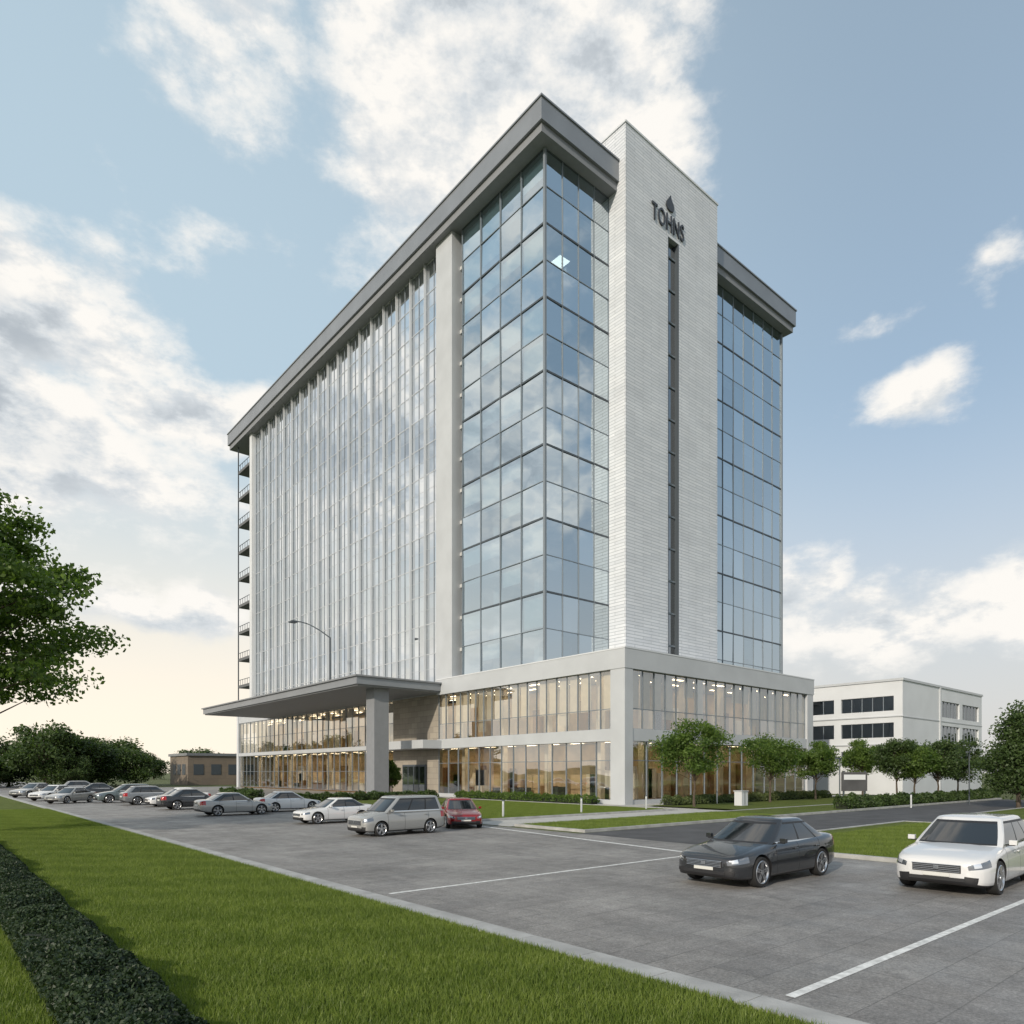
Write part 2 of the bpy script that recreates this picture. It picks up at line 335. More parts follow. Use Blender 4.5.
for i in range(19):
    if random.random()<.8:
        y0=PY+1.3+i*(60-PY-1.3)/19; h=random.choice((1.6,3,3,4)); I.quad([(PX+.4,y0+.05,10.35),(PX+.4,y0+1.2,10.35),(PX+.4,y0+1.2,10.35-h),(PX+.4,y0+.05,10.35-h)],'warmblind')
    if random.random()<.8:
        x0=PX+.8+i*1.43; h=random.choice((1.6,3,3.6)); I.quad([(x0+.05,PY+.4,10.35),(x0+1.35,PY+.4,10.35),(x0+1.35,PY+.4,10.35-h),(x0+.05,PY+.4,10.35-h)],'warmblind')
for i in range(30):
    if random.random()<.5:
        y0=69+i*1.647; h=random.choice((1.6,3,3.6)); I.quad([(PX+.4,y0+.05,10.35),(PX+.4,y0+1.55,10.35),(PX+.4,y0+1.55,10.35-h),(PX+.4,y0+.05,10.35-h)],'warmblind')
# canopy
S.box(31.3,PX-.05,59.2,105,10.75,11.45,'fascia')
S.box(31.1,PX-.05,59.0,105.2,11.45,11.6,'soffit')
S.box(31.5,PX-.05,59.4,104.8,10.62,10.75,'soffit')
S.box(33.7,35.3,60.2,61.8,0,10.62,'soffit')
S.box(33.6,35.4,60.1,61.9,0,.25,'panel')
G.obj('glazing',B); F.obj('window_frames',B); S.obj('structure',B); I.obj('interior',B)
# sign
tx=bpy.data.curves.new('sign_text','FONT'); tx.body='TOHNS'; tx.size=2.35; tx.extrude=.06; tx.space_character=1.1
to=bpy.data.objects.new('sign_tmp',tx); COL.objects.link(to)
bpy.context.view_layer.update()
dg=bpy.context.evaluated_depsgraph_get(); me=bpy.data.meshes.new_from_object(to.evaluated_get(dg)); me.materials.clear(); me.materials.append(M['sign'])
xsv=[v.co.x for v in me.vertices]; wdt=max(xsv)-min(xsv)
o=bpy.data.objects.new('sign_letters',me); o.rotation_euler=(R(90),0,0); o.location=(53.5,WY0-.09,55.4); o.scale=(5.0/wdt,1,1); COL.objects.link(o); o.parent=B
bpy.data.objects.remove(to)
lg=MB()
prof=[(0,0),(.45,.08),(.6,.45),(.5,.8),(.18,1.15),(.05,1.55),(-.2,1.2),(-.5,.8),(-.6,.4),(-.4,.08)]
lg.quad([(56.3+p[0],WY0-.16,57.4+p[1]) for p in prof],'sign'); lg.quad([(56.3+p[0],WY0-.02,57.4+p[1]) for p in reversed(prof)],'sign')
n=len(prof)
for a in range(n): lg.f.append((a,n+n-1-a,n+n-1-(a+1)%n,(a+1)%n)); lg.m.append(0)
lg.obj('logo',B)

# ------------------------------------------------------------ annex
A=empty('office_annex'); a=MB(); ag=MB()
AX=80.9; AY=30.4; AH=12.4
a.box(AX+.4,106.7,AY+.4,46,0,AH-.3,'frame')
def strip_wall(mb,axis,c,u0,u1,openings,top,k,th=.4):
    rows=sorted(set((o[2],o[3]) for o in openings)); z=0
    def bx(ua,ub,za,zb):
        if ub-ua<1e-3 or zb-za<1e-3: return
        if axis=='x': mb.box(c,c+th,ua,ub,za,zb,k)
        else: mb.box(ua,ub,c,c+th,za,zb,k)
    for za,zb in rows:
        bx(u0,u1,z,za); ops=sorted(o for o in openings if (o[2],o[3])==(za,zb)); u=u0
        for o_ in ops: bx(u,o_[0],za,zb); u=o_[1]
        bx(u,u1,za,zb); z=zb
    bx(u0,u1,z,top)
ops=[(AY+.9,AY+6.6,z,z+1.6) for z in (3.2,6.3,9.2)]+[(AY+7.4,AY+14,z,z+1.6) for z in (3.2,6.3,9.2)]
strip_wall(a,'x',AX,AY,AY+15.6,ops,AH,'panel2')
ops2=[(AX+11.5,AX+17.5,z,z+1.9) for z in (3.0,6.1,9.0)]+[(AX+18.5,AX+24.6,z,z+1.9) for z in (3.0,6.1,9.0)]
strip_wall(a,'y',AY,AX+.4,106.7,ops2,AH,'panel2')
for o_ in ops:
    ag.quad([(AX+.2,o_[0],o_[2]),(AX+.2,o_[0],o_[3]),(AX+.2,o_[1],o_[3]),(AX+.2,o_[1],o_[2])],'gdark')
    for k in range(1,5): u=o_[0]+(o_[1]-o_[0])*k/5; a.box(AX+.15,AX+.25,u-.035,u+.035,o_[2],o_[3],'framel')
for o_ in ops2:
    ag.quad([(o_[0],AY+.2,o_[2]),(o_[1],AY+.2,o_[2]),(o_[1],AY+.2,o_[3]),(o_[0],AY+.2,o_[3])],'gdark')
    for k in range(1,5): u=o_[0]+(o_[1]-o_[0])*k/5; a.box(u-.035,u+.035,AY+.15,AY+.25,o_[2],o_[3],'framel')
a.box(AX-.12,106.85,AY-.12,46.1,AH,AH+.25,'panel')
a.box(AX-.1,AX,AY-.1,AY+15.6,5.45,5.6,'panel'); a.box(AX-.1,AX,AY-.1,AY+15.6,8.5,8.62,'panel')
a.box(AX,106.7,AY-.06,AY,5.45,5.55,'panel'); a.box(AX,106.7,AY-.06,AY,8.45,8.55,'panel')
a.box(AX+10.6,AX+10.9,AY-.15,AY,0,AH,'panel')
a.obj('walls',A); ag.obj('windows',A)
lb=empty('low_building'); l=MB()
M['brownwall']=brickmat('brown_wall',(.22,.18,.14),(.18,.15,.12),(.14,.13,.11),1,3,1.2)
l.box(39,66,140,152,0,5.6,'brownwall'); l.box(38.7,66.3,139.7,152.3,5.6,6.1,'fascia')
for k in range(8): l.box(40+k*3.2,41.8+k*3.2,139.93,140,2,4,'frame')
for k in range(3): l.box(38.93,39,141.5+k*3.2,143.5+k*3.2,2,4,'frame')
l.obj('walls',lb)

# ------------------------------------------------------------ ground, roads, lawns
def sheet(name,x0,x1,y0,y1,z,k):
    m=MB(); m.quad([(x0,y0,z),(x1,y0,z),(x1,y1,z),(x0,y1,z)],k); return m.obj(name)
sheet('ground',-1500,1800,-1500,1800,0,'field')
sheet('parking_lot',6.9,20.5,-60,220,.004,'lot')
sheet('road',20.5,41,56,125,.004,'lot')
dv=MB(); dv.quad([(20.5,14.0,.005),(76,14.0,.005),(76,20,.005),(20.5,20,.005)],'asphalt2'); dv.quad([(37,-50,.005),(42,-50,.005),(42,14,.005),(37,14,.005)],'asphalt2'); dv.obj('driveway')
pv=MB(); pv.quad([(20.7,24.6,.012),(40,24.6,.012),(40,28,.012),(20.7,28,.012)],'concrete'); pv.quad([(38,28,.012),(41,28,.012),(41,56,.012),(38,56,.012)],'concrete'); pv.quad([(40,32.6,.016),(76,32.6,.016),(76,35.3,.016),(40,35.3,.016)],'concrete'); pv.obj('footpath')
ln=MB()
for y in (12.6,3.95,-4.8): ln.quad([(7.4,y-.06,.009),(18.0,y-.06,.009),(18.0,y+.06,.009),(7.4,y+.06,.009)],'paintline')
ln.quad([(18.1,12.54,.009),(18.3,12.54,.009),(20.1,27,.009),(19.9,27,.009)],'paintline')
for y in range(30,120,8): ln.quad([(16.8,y,.009),(20.3,y,.009),(20.3,y+.1,.009),(16.8,y+.1,.009)],'paintline')
ln.obj('road_marking')
kb=MB()
def lawn(name,x0,x1,y0,y1,h=.09,mat='lawn',sides='wesn'):
    sheet(name,x0,x1,y0,y1,h,mat); t=.18; H=.12
    if 'w' in sides: kb.box(x0-t,x0,y0-t,y1+t,-.02,H,'kerb')
    if 'e' in sides: kb.box(x1,x1+t,y0-t,y1+t,-.02,H,'kerb')
    if 's' in sides: kb.box(x0,x1,y0-t,y0,-.02,H,'kerb')
    if 'n' in sides: kb.box(x0,x1,y1,y1+t,-.02,H,'kerb')
lawn('lawn',-60,6.5,-60,220,sides='')
lawn('lawn',20.75,36.8,-50,13.7)
lawn('lawn',42.3,115,-50,13.7)
lawn('lawn',21.2,76,20.3,24.4)
lawn('lawn',40.3,76,24.6,32.4,sides='e')
lawn('lawn',21.2,37.8,28.2,55.6)
kb.obj('kerb')
k2=MB()
for i in range(150):
    y=-20+i*1.2; k2.box(6.5,6.9,y,y+1.188,-.02,.115,'kerb')
k2.obj('kerb_edge')

# ------------------------------------------------------------ vegetation helpers
def leaf_mesh(name,pts,size,mats,aspect=1.5,up=0.0,rng=None):
    rng=rng or np.random; n=len(pts); s=size*rng.uniform(.6,1.3,n)[:,None]
    a=rng.normal(size=(n,3)); a[:,2]+=up; a/=np.linalg.norm(a,axis=1)[:,None]
    b=rng.normal(size=(n,3)); b-=a*(a*b).sum(1)[:,None]; b/=np.linalg.norm(b,axis=1)[:,None]
    V=np.empty((n,4,3)); V[:,0]=pts-a*s*aspect*.5; V[:,1]=pts+b*s*.45; V[:,2]=pts+a*s*aspect*.5; V[:,3]=pts-b*s*.45
    me=bpy.data.meshes.new(name); me.vertices.add(n*4); me.vertices.foreach_set('co',V.ravel())
    me.loops.add(n*4); me.loops.foreach_set('vertex_index',np.arange(n*4)); me.polygons.add(n)
    me.polygons.foreach_set('loop_start',np.arange(n)*4); me.polygons.foreach_set('loop_total',np.full(n,4))
    me.materials.append(mats); me.update(calc_edges=True); return me
def make_tree(name,loc,H,rx,zlo,nc,nl,ls,seed,mat='leaf',shape='round',tr=.12,sig=.17,inner=.35,flat=.75):
    rng=np.random.RandomState(seed); rnd=random.Random(seed)
    E=empty(name,loc); tb=MB(); zc=(H+zlo)/2; rz=(H-zlo)/2
    cl=[]
    while len(cl)<nc:
        p=rng.uniform(-1,1,3); r=np.linalg.norm(p)
        if r>1 or r<inner: continue
        lump=.5+.5*noise.noise(Vector((p[0]*1.6+seed,p[1]*1.6,p[2]*1.6)))*1.6
        if rng.rand()>lump+.25: continue
        if shape=='cone':
            t=(p[2]+1)/2; p[0]*=(1.05-t); p[1]*=(1.05-t)
        q=p*(.82+.35*rng.rand()); cl.append((q[0]*rx,q[1]*rx,zc+q[2]*rz))
    pts=[Vector((0,0,0))]; top=zlo+(H-zlo)*(.9 if shape=='cone' else .55)
    for k in range(1,7): pts.append(Vector((rnd.uniform(-1,1)*.04*k*tr*8,rnd.uniform(-1,1)*.04*k*tr*8,top*k/6)))
    for k in range(6): tube(tb,pts[k],pts[k+1],tr*(1-.13*k)*(1.25 if k==0 else 1),tr*(1-.13*(k+1)),'bark',10)
    for c in cl:
        c=Vector(c); k=rnd.uniform(.35,.95); zz=max(zlo*.75,min(c.z-.25*rx,top*k)); t=zz/top*6; i=min(5,int(t)); s=pts[i].lerp(pts[i+1],min(1,t-i))
        mid=s.lerp(c,.5)+Vector((rnd.uniform(-1,1),rnd.uniform(-1,1),-.3))*rx*.07
        r=tr*.28; tube(tb,s,mid,r,r*.55,'bark',5); tube(tb,mid,c,r*.55,r*.12,'bark',5)
    tb.obj('trunk',E,True)
    cl=np.array(cl); w=rng.uniform(.3,1.5,nc); w/=w.sum(); idx=rng.choice(nc,nl,p=w)
    sg=sig*rx*rng.uniform(.5,1.25,nc)
    off=rng.normal(size=(nl,3)); rr=np.linalg.norm(off,axis=1)[:,None]; off=off/rr*np.minimum(rr,2.2)
    P=cl[idx]+off*sg[idx][:,None]*np.array([1.2,1.2,flat])
    me=leaf_mesh(name+'_foliage',P,ls,M[mat],rng=rng); o=bpy.data.objects.new('foliage',me); COL.objects.link(o); o.parent=E
    return E
make_tree('tree',(-.4,34.2,.05),14.5,5.7,3.4,180,70000,.14,11,tr=.26,sig=.10,inner=.3,flat=.45)
def small(x,y,H,r,s,mat='leaf',name='small_tree',zlo=None): return make_tree(name,(x,y,.05),H,r,zlo or H*.40,60,11000,.12,s,mat,tr=.09,sig=.17)
small(41.5,29.2,5.8,2.1,1); small(52.5,29.7,5.5,2.05,2); small(60.5,29.9,5.0,1.6,3); small(67.8,29.0,5.4,1.6,4)
small(63.5,24.3,5.2,1.7,5,'leafdark'); small(66,22.0,5.0,1.9,6,'leafdark'); small(70,21.8,5.2,1.9,7,'leafdark'); small(64,23.1,4.6,1.6,8)
small(68,12.6,5.0,2.2,9,'leafdark'); small(73,12.4,5.4,2.2,10,'leafdark',zlo=1.2)
make_tree('conifer_tree',(57.5,14.2,.05),6.9,2.3,.7,90,16000,.14,21,'leafdark','cone',.13,.2)
small(36.5,62.2,3.6,1.1,12,zlo=1.2)
def mass(name,items,base,seed):
    E=empty(name); rnd=random.Random(seed)
    for (x,y,s) in items:
        for ch in base.children:
            o=bpy.data.objects.new(ch.name.split('.')[0]+'_copy',ch.data); COL.objects.link(o); o.parent=E
            o.location=(x,y,0); o.scale=(s*rnd.uniform(.9,1.3),s*rnd.uniform(.9,1.3),s*rnd.uniform(.8,1.1)); o.rotation_euler[2]=rnd.uniform(0,6)
bs=make_tree('distant_tree',(22,150,0),8.5,4.2,1.0,60,9000,.30,31,'leafdark',tr=.2,sig=.18)
it=[]; rnd=random.Random(5)
for k in range(24): it.append((-35+k*2.8+rnd.uniform(-1,1),136+rnd.uniform(-8,16),rnd.choice((.6,.75,.9,1.2))))
for k in range(50): it.append((-80+k*9+rnd.uniform(-3,3),260+rnd.uniform(-20,40),rnd.uniform(.9,1.5)))
for k in range(40): it.append((150+rnd.uniform(-15,30),-60+k*7,rnd.uniform(.8,1.3)))
mass('distant_trees',it,bs,3)

rng=np.random.RandomState(3)
def grass_tile(n,sx,sy,h):
    x=rng.uniform(0,sx,n); y=rng.uniform(0,sy,n); hh=h*rng.uniform(.5,1.25,n); w=.006*rng.uniform(.7,1.3,n); a=rng.uniform(0,6.28,n); lx=rng.normal(0,.35,n)*hh; ly=rng.normal(0,.35,n)*hh
    V=np.empty((n,3,3)); V[:,0]=np.stack([x-np.cos(a)*w,y-np.sin(a)*w,np.zeros(n)],1); V[:,1]=np.stack([x+np.cos(a)*w,y+np.sin(a)*w,np.zeros(n)],1); V[:,2]=np.stack([x+lx,y+ly,hh],1)
    me=bpy.data.meshes.new('grass_tile'); me.vertices.add(n*3); me.vertices.foreach_set('co',V.ravel()); me.loops.add(n*3); me.loops.foreach_set('vertex_index',np.arange(n*3)); me.polygons.add(n)
    me.polygons.foreach_set('loop_start',np.arange(n)*3); me.polygons.foreach_set('loop_total',np.full(n,3)); me.materials.append(M['grassblade']); me.update(calc_edges=True); return me
GE=empty('grass'); tiles=[grass_tile(14000,2.17,2.17,.08) for _ in range(3)]
for i in range(4):
    for j in range(24):
        o=bpy.data.objects.new('grass_patch',tiles[(i*7+j*3)%3]); COL.objects.link(o); o.parent=GE; o.location=(-2.17+i*2.17-.02,2+j*2.17,.09); 
        if random.random()<.5: o.rotation_euler[2]=math.pi; o.location.x+=2.17; o.location.y+=2.17
tl=grass_tile(5000,2.2,2.2,.08)
for (x0,x1,y0,y1) in ((20.75,36.8,-5,13.7),(21.2,38,20.3,24.4),(21.2,37.8,28.2,46)):
    nx=int((x1-x0)/2.2); ny=int((y1-y0)/2.2); 
    for i in range(nx):
        for j in range(max(1,ny)):
            o=bpy.data.objects.new('grass_patch',tl); COL.objects.link(o); o.parent=GE; o.location=(x0+i*2.2,y0+j*2.2,.09); o.scale=((x1-x0)/nx/2.2,(y1-y0)/max(1,ny)/2.2,1)
def hedge(name,x0,x1,y0,y1,h,size,dens,mat,seed,z=.05):
    E=empty(name,(0,0,0)); rg=np.random.RandomState(seed); L_=max(x1-x0,y1-y0); n=int(dens*L_)
    cx=rg.uniform(x0,x1,n); cy=rg.uniform(y0,y1,n); 
    top=np.array([h*(.80+.5*noise.noise(Vector((a*1.9,b*1.9,seed)))) for a,b in zip(cx,cy)])
    if (y1-y0)>(x1-x0): e=np.abs((cx-(x0+x1)/2)/((x1-x0)/2))
    else: e=np.abs((cy-(y0+y1)/2)/((y1-y0)/2))
    top=top*np.sqrt(np.clip(1.08-e**3.5,0,1)); zz=z+top*(1-rg.rand(n)**2*.75)
    me=leaf_mesh(name+'_leaves',np.stack([cx,cy,zz],1),size,M[mat],up=.2,rng=rg); o=bpy.data.objects.new('leaves',me); COL.objects.link(o); o.parent=E
    c=MB(); i=.16*(min(x1-x0,y1-y0)); c.box(x0+i,x1-i,y0+i,y1-i,0,z+h*.5,'inner'); c.obj('inner_core',E)  # plain dark box filling the inside of the hedge
hedge('hedge',1.0,2.05,4,30,.36,.035,5200,'hedge',1)
hedge('hedge',41.5,66,31.0,32.2,.75,.10,700,'flower',2)
hedge('hedge',21.8,37,54,55,.8,.12,500,'leafdark',3)
hedge('hedge',46,78,20.6,21.6,.9,.12,600,'leafdark',4)
hedge('hedge',39.3,40.4,37,55,.7,.10,500,'leaf',5)
hedge('hedge',21.5,23.0,60,68,1.0,.12,900,'leafdark',6)

# ------------------------------------------------------------ street furniture
sl=empty('street_lamp',(36,74.4,11.6)); m=MB()
tube(m,(0,0,0),(0,0,6.2),.13,.09,'frame'); pp=Vector((0,0,6.2))
for k in range(1,7):
    t=k/6; q=Vector((-2.6*t,3.6*t,6.2+2.1*math.sin(t*1.5))); tube(m,pp,q,.08,.065,'frame',6); pp=q
m.box(-3.1,-2.3,3.4,4.4,8.2,8.36,'frame'); m.box(-.2,.2,-.2,.2,0,.12,'frame'); m.obj('pole',sl)
sg=empty('information_sign',(56.5,24.8,.0)); m=MB()
m.box(-.9,-.78,-.05,.05,0,2.6,'frame'); m.box(.78,.9,-.05,.05,0,2.6,'frame'); m.box(-1,1,-.07,.07,1.0,2.5,'asphalt2'); m.box(-.85,.85,-.085,-.07,1.9,2.3,'panel2'); m.obj('panel',sg); sg.rotation_euler[2]=R(-40)
ub=empty('utility_box',(45.5,28.0,.05)); m=MB(); m.box(-.4,.4,-.3,.3,0,1.05,'panel2'); m.box(-.45,.45,-.35,.35,1.05,1.12,'panel'); m.box(-.03,.03,-.31,-.3,.1,1,'frame'); m.obj('cabinet',ub)
for x,y in ((24,29),(30,29),(36,29),(47,31),(52,19)):
    e=empty('bollard_light',(x,y,.05)); m=MB(); tube(m,(0,0,0),(0,0,.75),.06,.06,'silver',10); tube(m,(0,0,.75),(0,0,.9),.055,.055,'panel2',10); tube(m,(0,0,.9),(0,0,.95),.085,.08,'frame',10); m.obj('post',e)
for x,y,h in ((62,18.5,4.0),(49,22.5,3.4)):
    e=empty('lamp_post',(x,y,.0)); m=MB(); tube(m,(0,0,0),(0,0,h),.05,.04,'frame',8); m.box(-.5,.1,-.09,.09,h,h+.1,'frame'); m.obj('post',e)

# ------------------------------------------------------------ cars
CM={}
CM['black']=M['black']
CM['glass']=pmat('car_glass',(.012,.015,.018),.03,0,coat=.5,spec=.9)
CM['tyre']=pmat('tyre_rubber',(.018,.018,.018),.85)
CM['rim']=pmat('alloy_rim',(.55,.56,.58),.25,.9)
CM['chrome']=pmat('chrome',(.7,.72,.74),.12,1)
CM['lamp']=pmat('headlamp_lens',(.22,.24,.27),.05,.7,coat=1)
CM['bulb']=pmat('headlamp_reflector',(.85,.87,.9),.1,.6,coat=1)
CM['tail']=pmat('tail_lamp',(.35,.012,.012),.12,coat=1)
CM['plate']=pmat('number_plate',(.6,.6,.57),.5)
CM['seam']=pmat('panel_gap',(.01,.01,.01),.7)
def paint(name,c,metal=.3): return pmat(name,c,.25,metal,coat=1)
KIND={
'sedan':dict(L=4.55,st=[(0,.50,.30,.60),(.04,.63,.25,.655),(.15,.77,.21,.705),(.35,.85,.19,.75),(.7,.895,.18,.81),(1.2,.905,.18,.875),(1.5,.905,.18,.915),(2.2,.905,.18,.935),(3.0,.905,.18,.955),(3.7,.90,.19,.98),(4.1,.875,.22,.995),(4.35,.82,.27,.985),(4.5,.73,.32,.94),(4.55,.62,.38,.86)],
  gf=(1.18,2.02),gr=(4.08,3.20),gw=(.80,.60),gz=(.87,1.37),wx=(.86,3.56),wr=.33,side=[0,.03,.44,.475,.80,.835,1.0]),
'wagon':dict(L=4.6,st=[(0,.50,.30,.64),(.04,.64,.25,.70),(.15,.79,.21,.755),(.35,.87,.19,.805),(.7,.915,.18,.87),(1.2,.92,.18,.935),(1.5,.92,.18,.97),(2.2,.92,.18,.99),(3.0,.92,.18,1.01),(3.9,.91,.19,1.03),(4.3,.88,.22,1.03),(4.5,.83,.28,1.0),(4.58,.76,.33,.95),(4.6,.7,.38,.9)],
  gf=(1.15,2.0),gr=(4.42,3.85),gw=(.83,.63),gz=(.92,1.46),wx=(.9,3.6),wr=.345,side=[0,.03,.36,.39,.68,.71,.95]),
'van':dict(L=4.3,st=[(0,.56,.30,.70),(.04,.68,.25,.78),(.15,.80,.21,.86),(.35,.86,.19,.92),(.7,.89,.18,.99),(1.0,.895,.18,1.03),(1.5,.895,.18,1.05),(2.2,.895,.18,1.05),(3.0,.895,.18,1.06),(3.7,.89,.19,1.07),(4.05,.87,.22,1.07),(4.2,.84,.27,1.05),(4.27,.79,.32,1.0),(4.3,.74,.38,.95)],
  gf=(.85,1.65),gr=(4.24,4.0),gw=(.82,.68),gz=(1.0,1.66),wx=(.8,3.4),wr=.32,side=[0,.03,.34,.37,.66,.69,.95]),
}
SEC=[(0,0),(.45,0),(.8,0),(.92,.02),(.97,.08),(.99,.2),(1,.34),(1.0,.48),(.995,.6),(.985,.66),(.975,.72),(.965,.80),(.94,.88),(.89,.95),(.80,.985),(.6,1.01),(.3,1.03),(0,1.035)]
def car_parts(kind):
    K=KIND[kind]; L=K['L']; st=np.array(K['st'])
    seams=[K['gf'][0]+.28, K['gf'][0]+.28+.98 if kind!='van' else 2.0, K['wx'][1]-.12]
    xs=set(st[:,0].tolist())|set(np.arange(0,L,.09).tolist())
    for s in seams: xs|={s,s+.014}
    xs|={.06,.42,L-.3,L-.02,L-.01,.01,.02}
    xs=sorted(x for x in xs if 0<=x<=L); xs=[x for i,x in enumerate(xs) if i==0 or x-xs[i-1]>.003]
    def interp(col,x):
        X=st[:,0]; Y=st[:,col]; i=min(max(np.searchsorted(X,x)-1,0),len(X)-2); h=X[i+1]-X[i]; t=(x-X[i])/h
        d=np.diff(Y)/np.diff(X)
        def m(j):
            if j==0: return d[0]
            if j==len(X)-1: return d[-1]
            return 0 if d[j-1]*d[j]<=0 else 2*d[j-1]*d[j]/(d[j-1]+d[j])
        return (2*t**3-3*t**2+1)*Y[i]+(t**3-2*t**2+t)*h*m(i)+(-2*t**3+3*t**2)*Y[i+1]+(t**3-t**2)*h*m(i+1)
    b=MB(); PM=bpy.data.materials.get('slot_paint') or bpy.data.materials.new('slot_paint')
    b.mats=[PM,CM['black'],CM['seam'],CM['lamp'],CM['tail'],CM['bulb']]
    ring=[(fy,fz) for fy,fz in SEC]+[(-fy,fz) for fy,fz in reversed(SEC[1:-1])]; nr=len(ring)
    for x in xs:
        w=interp(1,x); zb=interp(2,x); zt=interp(3,x)
        for fy,fz in ring: b.v.append((x-L/2,fy*w,zb+fz*(zt-zb)))
    for i in range(len(xs)-1):
        xm=(xs[i]+xs[i+1])/2
        for j in range(nr):
            j2=(j+1)%nr; fz=(ring[j][1]+ring[j2][1])/2; fy=abs(ring[j][0]+ring[j2][0])/2
            m=0
            if fz<.06: m=1
            if any(abs(xm-(s+.007))<.008 for s in seams) and .08<fz<.93 and fy>.9: m=2
            if .015<xm<.40 and .66<fz<.90 and fy>.62:
                m=3
                if .055<xm<.15 and .72<fz<.88: m=5
            if xm<.12 and .08<fz<.3 and fy>.95: m=1
            if xm>L-.3 and .62<fz<.93 and fy>.75: m=4
            b.f.append((i*nr+j,(i+1)*nr+j,(i+1)*nr+j2,i*nr+j2)); b.m.append(m)
    b.f.append(tuple(range(nr))); b.m.append(0)
    b.f.append(tuple(reversed(range((len(xs)-1)*nr,len(xs)*nr)))); b.m.append(0)
    me=bpy.data.meshes.new('body_raw'); me.from_pydata(b.v,[],b.f)
    for m_ in b.mats: me.materials.append(m_)
    me.polygons.foreach_set('material_index',b.m)
    bm=bmesh.new(); bm.from_mesh(me); bmesh.ops.recalc_face_normals(bm,faces=bm.faces); bm.to_mesh(me); bm.free()
    ob=bpy.data.objects.new('tmp_body',me); COL.objects.link(ob)
    cut=bmesh.new(); 
    for wx in K['wx']:
        for s in (-1,1):
            bmesh.ops.create_cone(cut,cap_ends=True,segments=40,radius1=K['wr']+.045,radius2=K['wr']+.045,depth=.5,matrix=Matrix.Translation((wx-L/2,s*.88,K['wr']+.01))@Matrix.Rotation(math.pi/2,4,'X'))
    for f in cut.faces: f.material_index=1
    cm=bpy.data.meshes.new('cut'); cut.to_mesh(cm); cut.free()
    for m_ in b.mats: cm.materials.append(m_)
    oc=bpy.data.objects.new('tmp_cut',cm); COL.objects.link(oc)
    md=ob.modifiers.new('b','BOOLEAN'); md.operation='DIFFERENCE'; md.object=oc; md.solver='EXACT'
    bpy.context.view_layer.update(); dg=bpy.context.evaluated_depsgraph_get()
    body=bpy.data.meshes.new_from_object(ob.evaluated_get(dg)); bpy.data.objects.remove(ob); bpy.data.objects.remove(oc)
    body.polygons.foreach_set('use_smooth',[True]*len(body.polygons)); body.set_sharp_from_angle(angle=R(38))
    g=MB(); g.mats=[PM,CM['glass'],CM['black'],CM['chrome']]
    ks=[0,.06,.12,.35,.6,.84,.93,1.0]; sd=K['side']
    def ringpts(k,shr=1.0,zadd=0):
        xf=K['gf'][0]+(K['gf'][1]-K['gf'][0])*k; xr=K['gr'][0]+(K['gr'][1]-K['gr'][0])*k
        w=K['gw'][0]+(K['gw'][1]-K['gw'][0])*(k**1.25); z=K['gz'][0]+(K['gz'][1]-K['gz'][0])*k
        fb=.10+.03*(1-k)
        half=[(xf,0),(xf+.02,.4*w),(xf+.05,.7*w),(xf+fb,.90*w),(xf+fb+.07,.97*w)]
        a=xf+fb+.10; c=xr-.12
        for s in sd: half.append((a+(c-a)*s,w*(1+.02*math.sin(math.pi*s))))
        half+=[(xr-.10,.985*w),(xr-.05,.90*w),(xr-.015,.6*w),(xr,0)]
        full=half+[(x,-y) for x,y in reversed(half[1:-1])]
        cx=(xf+xr)/2
        return [(cx+(x-cx)*shr-L/2,y*shr,z+zadd) for x,y in full],len(half)
    rings=[]
    for k in ks: rings.append(ringpts(k))
    for shr,za in ((.965,.022),(.85,.045),(.6,.06),(.3,.066)): rings.append(ringpts(1.0,shr,za))
    H=rings[0][1]; n=len(rings[0][0])
    for r,_ in rings: g.v+=r
    def segmat(j):
        if j<=2: return 1
        if j<=4: return 0
        q=j-5
        if q==0: return 0
        if q<len(sd)-1: return 1 if q%2==1 else 2
        if j in (H-4,H-5): return 0
        return 1
    for li in range(len(rings)-1):
        for j in range(n):
            jj=j if j<H-1 else n-1-j
            m=0
            if 2<=li<=4: m=segmat(jj)
            elif li in (1,5) and segmat(jj) in (1,2): m=2
            if li==1 and 6<=jj<=H-6: m=3
            g.f.append((li*n+j,(li+1)*n+j,(li+1)*n+(j+1)%n,li*n+(j+1)%n)); g.m.append(m)
    g.f.append(tuple((len(rings)-1)*n+j for j in range(n))); g.m.append(0)
    gm=bpy.data.meshes.new('cabin'); gm.from_pydata(g.v,[],g.f)
    for m_ in g.mats: gm.materials.append(m_)
    gm.polygons.foreach_set('material_index',g.m); 
    bm=bmesh.new(); bm.from_mesh(gm); bmesh.ops.recalc_face_normals(bm,faces=bm.faces); bm.to_mesh(gm); bm.free()
    gm.polygons.foreach_set('use_smooth',[True]*len(gm.polygons)); gm.set_sharp_from_angle(angle=R(38))
    t=MB(); t.mats=[PM]
    z0=st[0,2]; z1=st[0,3]; hL=L/2; gw=st[0,1]*.88
    t.box(-hL-.02,-hL+.03,-gw,gw,z0+(z1-z0)*.50,z1-.015,CM['black'])
    for k in range(4):
        zz=z0+(z1-z0)*.54+k*(z1-z0)*.105; t.box(-hL-.032,-hL-.02,-gw*.97,gw*.97,zz,zz+.012,CM['chrome'])
    t.box(-hL-.036,-hL-.018,-gw*1.02,gw*1.02,z1-.02,z1-.004,CM['chrome'])
    t.box(-hL-.045,-hL-.03,-.05,.05,z1-.11,z1-.03,CM['chrome'])
    t.box(-hL-.012,-hL+.06,-gw*1.15,gw*1.15,z0-.0,z0+.075,CM['black'])
    t.box(-hL-.03,-hL-.012,-.24,.24,z0+.085,z0+.155,CM['plate'])
